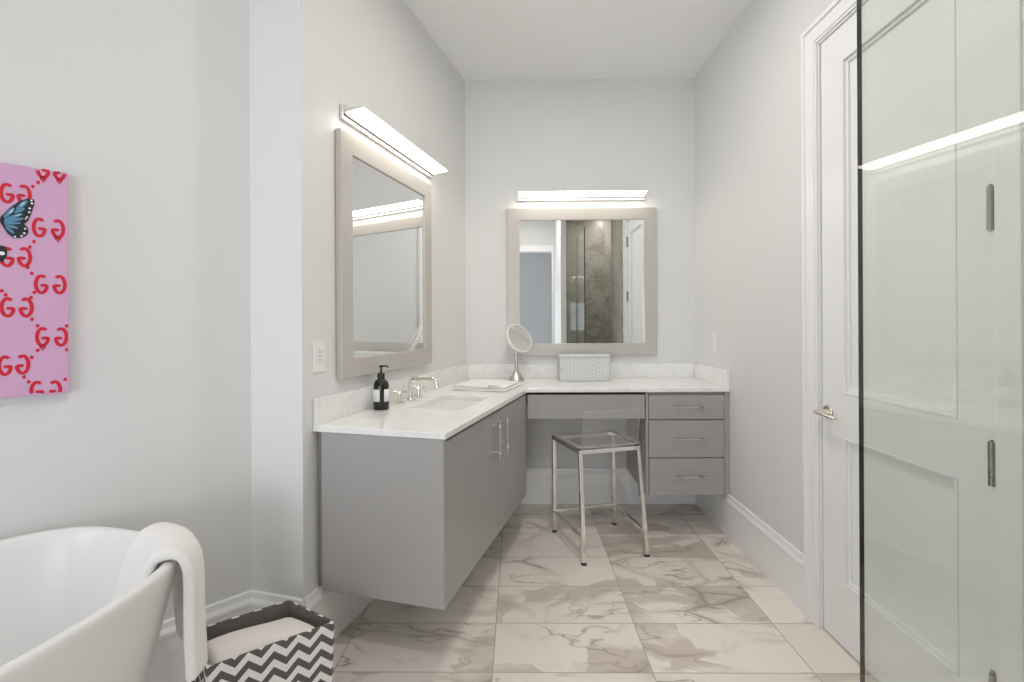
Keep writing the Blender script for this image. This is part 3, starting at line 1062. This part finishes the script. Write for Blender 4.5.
prof = [(0.175, 0.0), (0.150, 0.006), (0.138, 0.05), (0.112, 0.16), (0.082, 0.30), (0.048, 0.46), (0.018, 0.60), (0.003, 0.672), (0.0, 0.688),
        (0.002, 0.696), (0.007, 0.700), (0.016, 0.700), (0.022, 0.697), (0.026, 0.688), (0.034, 0.66), (0.062, 0.54), (0.092, 0.40), (0.120, 0.27),
        (0.150, 0.19), (0.190, 0.155), (0.26, 0.140), (0.34, 0.137)]
NT = 96
m = MB()
rows = [[se(2 * pi * (k + 0.5) / NT, i) + Vector((0, 0, z)) for k in range(NT)] for i, z in prof]
vs = m.grid(rows, close=True)
m._f(list(reversed(vs[0]))); m._f(vs[-1])
m.build('tub_shell', 'tub', tb, smooth=60)
MB().lathe([(0, 0.142), (0.028, 0.142), (0.032, 0.139), (0.032, 0.1375)], 24).build('drain', 'chrome', tb, smooth=True)

# ---------------------------------------------------------------- bath towel over the rim
tw = thing('bath_towel', 'white bath towel draped over the rounded end of the bathtub', 'towel', (tub_c.x, tub_c.y, 0), RZL)
path = [(-0.112, 0.500), (-0.098, 0.570), (-0.080, 0.634), (-0.062, 0.684), (-0.047, 0.713), (-0.014, 0.7225), (0.010, 0.7205), (0.030, 0.703), (0.040, 0.655), (0.040, 0.59), (0.041, 0.53), (0.043, 0.47), (0.046, 0.42), (0.048, 0.374)]
rim = []
import bisect
ths = [radians(20 + 75 * k / 400) for k in range(401)]
pp = [se(a, 0.0) for a in ths]
cum = [0.0]
for a, b in zip(pp, pp[1:]):
    cum.append(cum[-1] + (b - a).length)
# begin where the near rim disappears under the towel
i0 = min(range(401), key=lambda i: (pp[i] - Vector((0.312, 0.715, 0))).length)
WT = 0.27
rows = []
NJ = 19
nm = Vector((0.80, 0.60, 0)).normalized()
for j in range(NJ):
    s = cum[i0] + WT * j / (NJ - 1)
    i = min(bisect.bisect_left(cum, s), 399)
    tg = (pp[i + 1] - pp[i]).normalized()
    n1 = Vector((tg.y, -tg.x, 0))
    n1 = (n1 * 0.55 + nm * 0.45).normalized()
    row = []
    for kk, (o1, z) in enumerate(path):
        wob = 0.006 * sin(j * 0.9 + kk * 0.35) * (0.3 + 0.7 * abs(kk - 5) / 8)
        row.append(pp[i] + n1 * (o1 + wob) + Vector((0, 0, z + 0.004 * sin(j * 0.7) * (kk > 8))))
    rows.append(row)
m = MB()
m.grid(rows)
b_ = m.build('towel_cloth', 'towel', tw, smooth=80, fix=False)
md = b_.modifiers.new('thick', 'SOLIDIFY'); md.thickness = 0.029; md.offset = 0
bv = b_.modifiers.new('soft', 'BEVEL'); bv.width = 0.011; bv.segments = 4; bv.limit_method = 'ANGLE'; bv.angle_limit = radians(50)
ss = b_.modifiers.new('smooth', 'SUBSURF'); ss.levels = 1; ss.render_levels = 1

# ---------------------------------------------------------------- chevron basket with towel
KZ = 0.320
c_back = Vector((-0.842, 1.760, 0)); c_right = Vector((-0.620, 1.631, 0))
ex = (c_right - c_back)
wk = ex.length
ex.normalize()
ey = Vector((-0.80, -0.60, 0))           # soft cloth sides, the basket leans out of square
LK = 0.375
LB = 0.305                               # the far long side is drawn in
quad = [c_right, c_back, c_back + ey * LB, c_right + ey * LK]
cen = sum(quad, Vector((0, 0, 0))) / 4
kt = thing('storage_basket', 'grey and white chevron fabric basket on the floor by the bathtub', 'basket', cen)
# x along the short side, y back along the long side


def basket_ring(hx, hy, z, r=0.012, n=3):
    pts = []
    for (sx, sy, a0) in ((1, 1, 0), (-1, 1, 90), (-1, -1, 180), (1, -1, 270)):
        for k in range(n + 1):
            a = radians(a0 + 90 * k / n)
            pts.append(Vector((sx * (hx - r) + r * cos(a), sy * (hy - r) + r * sin(a), z)))
    return pts


def subdivided(pts):
    out = []
    for n, (a, b) in enumerate(zip(pts, pts[1:] + pts[:1])):
        k = 24 if n % 4 == 3 else 1
        for i in range(k):
            out.append(a + (b - a) * (i / k))
    return out


hx, hy = wk / 2, LK / 2
T_ = 0.955
zsl = [0.002, 0.08, 0.16, 0.24, 0.30, KZ - 0.006, KZ]
def skew(p):
    u, v = (p.x / hx + 1) / 2, (p.y / hy + 1) / 2        # u towards the room, v towards the end wall
    q = quad[0] * u * v + quad[1] * (1 - u) * v + quad[2] * (1 - u) * (1 - v) + quad[3] * u * (1 - v)
    return q - cen + Vector((0, 0, p.z))


def ringz(z, inset=0.0):
    f = T_ + (1 - T_) * z / KZ
    return [skew(p) for p in subdivided(basket_ring(hx * f - inset, hy * f - inset, z))]
m = MB()
rows = [ringz(z) for z in zsl] + [ringz(KZ + 0.0035, 0.003), ringz(KZ + 0.002, 0.009)]
vs = m.grid(rows, close=True)
m._f(list(reversed(vs[0])))
per = [0.0]
r0 = rows[-3]
for a, b in zip(r0, r0[1:] + r0[:1]):
    per.append(per[-1] + (b - a).length)
scale_u = round(per[-1] / 0.070) * 0.070 / per[-1]
m.bm.verts.index_update()
uvl = m.bm.loops.layers.uv.new('UVMap')
nper = len(r0)
idx = {}
for ri, row in enumerate(vs):
    for k, v in enumerate(row):
        idx[v] = (ri, k)
for f in m.bm.faces:
    ks = [idx[l.vert][1] for l in f.loops]
    wrap = len(f.verts) == 4 and max(ks) - min(ks) > 2
    for l in f.loops:
        ri, k = idx[l.vert]
        uu = per[nper] if (wrap and k == 0) else per[k]
        zz = rows[ri][k].z
        if ri > 6:
            zz = KZ + 0.005 * (ri - 6)
        l[uvl].uv = (uu * scale_u, zz)
m.build('basket_shell', 'chevron', kt, smooth=50)
m = MB()
rows = [ringz(KZ + 0.0015, 0.0095), ringz(KZ - 0.02, 0.0105), ringz(0.20, 0.011), ringz(0.012, 0.012)]
vs = m.grid(rows, close=True)
m._f(vs[-1])
m.build('lining', 'liner', kt, smooth=50, fix=False, label='dark grey canvas lining')
# towel lying folded in the basket
tk = thing('rolled_towel', 'cream folded towel lying inside the chevron basket', 'towel', cen)
m = MB()
rows = []
tx, ty = hx * 0.80, hy * 0.86
for i in range(25):
    y = ty - 2 * ty * i / 24
    ends = min(1.0, (1 - abs(y / ty)) / 0.16)
    ends = sqrt(max(0.0, 1 - (1 - ends) ** 2)) * 0.55 + 0.45
    row = []
    for k in range(24):
        a = 2 * pi * k / 24
        ca, sa = cos(a), sin(a)
        x = math.copysign(abs(ca) ** 0.55, ca) * tx + 0.004 * sin(y * 20)
        z = math.copysign(abs(sa) ** 0.6, sa) * 0.052 * ends
        row.append(skew(Vector((x - 0.0, y, 0.258 + z + 0.005 * sin(y * 14 + a) + 0.03 * (x / tx - 1) * 0.2))))
    rows.append(row)
vs = m.grid(rows, close=True)
m._f(list(reversed(vs[0]))); m._f(vs[-1])
m.build('towel_cloth', 'towel2', tk, smooth=70)
# piles below so the towel rests on folded cloth
m = MB()
m.prism([tuple(skew(Vector((a * tx, b * ty, 0))))[:2] for a, b in ((-.95, -.95), (.95, -.95), (.95, .95), (-.95, .95))], 0.014, 0.203)
m.build('lower_fold', 'towel2', tk, bevel=0.02, seg=4)

# ---------------------------------------------------------------- painting
PW, PH = 0.56, 0.704
pt = thing('canvas_painting', 'pink canvas with red letters and a blue butterfly above bathtub', 'painting', Bw(0.0, 0, 1.467), -B)
# local: x off the wall, y along it (0 at the right edge, negative to the left), z about the centre
MB().box(0.002, 0.033, -PW, 0, -PH / 2, PH / 2).build('canvas', 'pink', pt, bevel=0.002)
XF = 0.0332


def stroke(m, pts, w, x=XF, th=0.0006, taper=None):
    """flat brush stroke through (y, z) points"""
    n = len(pts)
    rows_f, rows_b = [], []
    L_, R_ = [], []
    for i, (a, b) in enumerate(pts):
        p0, p1 = pts[max(0, i - 1)], pts[min(n - 1, i + 1)]
        dx, dz = p1[0] - p0[0], p1[1] - p0[1]
        l = sqrt(dx * dx + dz * dz) or 1
        ww = (w if taper is None else w * taper(i / (n - 1))) / 2
        L_.append((a - dz / l * ww, b + dx / l * ww))
        R_.append((a + dz / l * ww, b - dx / l * ww))
    m.grid([[Vector((x, a, b)), Vector((x + th, a, b)), Vector((x + th, c, d)), Vector((x, c, d))] for (a, b), (c, d) in zip(L_, R_)], close=True)


def clipz(pts):
    h = PH / 2 - 0.003
    return [p for p in pts if -h < p[1] < h and -PW + 0.003 < p[0] < -0.003]


def letter(m, cy, cz, flip, s=1.0, drip=False):
    f = -1 if flip else 1
    pts = []
    for k in range(29):
        a = radians(52 + 288 * k / 28)
        pts.append((cy + f * 0.0125 * s * cos(a), cz + 0.0265 * s * sin(a)))
    # the hook curls back into the middle
    for y, z in ((0.0122, -0.0045), (0.0090, -0.0030), (0.0050, -0.0030), (0.0010, -0.0035), (-0.0015, -0.0060)):
        pts.append((cy + f * y * s, cz + z * s))
    pc = clipz(pts)
    if len(pc) > 3:
        # a cropped letter may fall apart in two runs
        run = [pc[0]]
        for p, q in zip(pc, pc[1:]):
            if sqrt((p[0] - q[0]) ** 2 + (p[1] - q[1]) ** 2) > 0.02:
                if len(run) > 2:
                    stroke(m, run, 0.0092 * s)
                run = []
            run.append(q)
        if len(run) > 2:
            stroke(m, run, 0.0092 * s)
    if drip:
        for k in (-1, 0, 1):
            stroke(m, clipz([(cy + 0.005 * k, cz - 0.022 * s), (cy + 0.005 * k, cz - 0.029 * s), (cy + 0.005 * k, cz - (0.036 + 0.006 * (k == 0)) * s)]), 0.0042)


GS = [(-0.067, 0.168), (-0.136, 0.262), (-0.137, 0.070), (-0.063, -0.008), (-0.136, -0.081), (-0.061, -0.172), (-0.142, -0.256), (-0.074, -0.338), (-0.058, 0.352)]
RS = [(-0.025, 0.169), (-0.100, 0.264), (-0.100, 0.073), (-0.022, -0.007), (-0.097, -0.081), (-0.019, -0.173), (-0.105, -0.255), (-0.034, -0.340), (-0.021, 0.354)]
DS = [(-0.079, 0.123), (-0.088, 0.105), (-0.093, 0.043), (-0.081, 0.293), (-0.069, 0.308), (-0.084, 0.025), (-0.079, -0.034), (-0.086, -0.05), (-0.084, -0.117),
      (-0.072, -0.137), (-0.072, -0.213), (-0.085, -0.234), (-0.102, -0.293), (-0.092, -0.309), (-0.14, -0.044), (-0.148, -0.032), (-0.006, -0.138), (-0.006, -0.214), (-0.010, -0.308)]
m = MB()
for i, (a, b) in enumerate(GS):
    letter(m, a, b, False, drip=(i in (5, 8)))
for i, (a, b) in enumerate(RS):
    letter(m, a, b, True, drip=(i in (0, 8)))
# the pattern goes on over the part of the canvas beyond the picture's edge
for r_ in range(4):
    z = 0.262 - 0.19 * r_
    for c_ in (1, 2):
        letter(m, -0.136 - 0.155 * c_, z, False); letter(m, -0.100 - 0.155 * c_, z, True)
    z = 0.168 - 0.178 * r_
    for c_ in (1, 2):
        letter(m, -0.066 - 0.155 * c_, z, False); letter(m, -0.024 - 0.155 * c_, z, True)
for (a, b) in DS:
    m.prism([(a + 0.0044 * cos(2 * pi * k / 10), b + 0.0058 * sin(2 * pi * k / 10)) for k in range(10)], XF, XF + 0.0006, (), YZ)
m.build('lettering', 'red', pt, label='red hand-painted letters and dots')


def yz_prism(m, poly, x0, x1):
    m.prism(poly, x0, x1, (), YZ)


m = MB()
BZ = 0.0
wing = [(-0.152, 0.178), (-0.149, 0.190), (-0.132, 0.217), (-0.111, 0.242), (-0.092, 0.254), (-0.080, 0.254), (-0.077, 0.248), (-0.079, 0.232), (-0.086, 0.204), (-0.092, 0.184), (-0.100, 0.174),
        (-0.092, 0.163), (-0.091, 0.150), (-0.096, 0.139), (-0.106, 0.131), (-0.122, 0.128), (-0.135, 0.140), (-0.145, 0.160)]
yz_prism(m, wing, XF + 0.0006, XF + 0.0014)
yz_prism(m, [(2 * -0.158 - a, b) for a, b in reversed(wing)], XF + 0.0006, XF + 0.0014)
stroke(m, [(-0.158, 0.21), (-0.157, 0.18), (-0.158, 0.14)], 0.010, XF + 0.0006, 0.0012)
yz_prism(m, [(-0.165, 0.10), (-0.152, 0.104), (-0.141, 0.102), (-0.136, 0.091), (-0.137, 0.073), (-0.145, 0.056), (-0.165, 0.05)], XF + 0.0006, XF + 0.0014)
m.mi = 1
for mir in (False, True):
    fx = (lambda a: 2 * -0.158 - a) if mir else (lambda a: a)
    for (p, q_, w) in (((-0.142, 0.188), (-0.122, 0.220), 0.010), ((-0.116, 0.216), (-0.094, 0.246), 0.011), ((-0.121, 0.205), (-0.099, 0.222), 0.009),
                       ((-0.142, 0.181), (-0.104, 0.205), 0.009), ((-0.142, 0.176), (-0.102, 0.191), 0.009), ((-0.142, 0.171), (-0.108, 0.176), 0.008),
                       ((-0.141, 0.166), (-0.114, 0.160), 0.008), ((-0.139, 0.160), (-0.122, 0.144), 0.008)):
        stroke(m, [(fx(p[0] + (q_[0] - p[0]) * t_), p[1] + (q_[1] - p[1]) * t_) for t_ in (0, .2, .4, .6, .8, 1)], w, XF + 0.0014, 0.0003, lambda t_: 0.35 + 0.65 * sin(pi * min(1, t_ * 0.85 + 0.05)))
m.mi = 2
for mir in (False, True):
    fx = (lambda a: 2 * -0.158 - a) if mir else (lambda a: a)
    for (p, q_, w) in (((-0.132, 0.200), (-0.122, 0.217), 0.005), ((-0.108, 0.228), (-0.098, 0.242), 0.004), ((-0.120, 0.196), (-0.106, 0.203), 0.003)):
        stroke(m, [(fx(p[0] + (q_[0] - p[0]) * t_), p[1] + (q_[1] - p[1]) * t_) for t_ in (0, .33, .66, 1)], w, XF + 0.0017, 0.0002, lambda t_: 0.3 + 0.7 * sin(pi * t_))
m.mi = 3
for (a, b, r) in ((-0.084, 0.249, 0.0026), (-0.083, 0.240, 0.003), (-0.088, 0.224, 0.003), (-0.089, 0.212, 0.0028), (-0.094, 0.196, 0.0026), (-0.097, 0.190, 0.002),
                  (-0.098, 0.160, 0.0025), (-0.100, 0.146, 0.003), (-0.106, 0.137, 0.0026), (-0.120, 0.133, 0.0026), (-0.147, 0.080, 0.006)):
    yz_prism(m, [(a + r * cos(2 * pi * k / 10), b + r * sin(2 * pi * k / 10)) for k in range(10)], XF + 0.0014, XF + 0.0018)
m.build('butterfly', ['inkblack', 'blue', 'paleblue', 'whitepaint'], pt, label='blue and black butterfly')

# ---------------------------------------------------------------- shower door of glass
gd = thing('shower_door', 'clear frameless glass shower door standing open at right', 'glass door', (0.8185, 0.395, 0))
GL, GZ = 0.775, 2.50
MB().box(0.0, 0.0105, 0.0, GL, 0.012, GZ).build('glass_panel', 'glass', gd)
m = MB().box(-0.0002, 0.0107, GL + 0.0002, GL + 0.0012, 0.012, GZ).box(-0.0002, 0.0102, -0.0012, -0.0002, 0.012, GZ).box(0, 0.010, 0, GL, GZ + 0.0002, GZ + 0.0012).box(0, 0.010, 0, GL, 0.0108, 0.0118)
m.build('polished_edge', 'glassedge', gd, label='dark green polished glass edge')
for z in (0.35, 2.28):
    m = MB().box(-0.008, -0.0005, 0.004, 0.060, z - 0.045, z + 0.045).box(0.011, 0.018, 0.004, 0.060, z - 0.045, z + 0.045).box(-0.008, 0.018, -0.010, -0.0015, z - 0.045, z + 0.045)
    m.build('hinge_clip', 'chrome', gd, bevel=0.002, label='chrome glass clamp hinge')

sp2 = thing('shower_side_panel', 'narrow fixed glass panel beside the open shower door', 'glass panel', (0.676, 0.372, 0))
MB().box(0.0, 0.132, 0.0, 0.010, 0.012, GZ).build('glass_panel', 'glass', sp2)
MB().box(0.1322, 0.1332, 0.0, 0.010, 0.012, GZ).build('polished_edge', 'glassedge', sp2, label='dark green polished glass edge')

# ---------------------------------------------------------------- window added for daylight, out of view
m = MB()
for (za, zb) in ((0.32, 0.37), (1.19, 1.23), (2.05, 2.10)):
    m.box(WEST - 0.10, WEST - 0.05, -0.64, 0.04, za, zb)
for ya in (-0.64, -0.01):
    m.box(WEST - 0.10, WEST - 0.05, ya, ya + 0.05, 0.37, 2.05)
struct(m.build('added_window_1', 'trim'), 'white framed window added for daylight beside the bathtub, out of view', 'window')
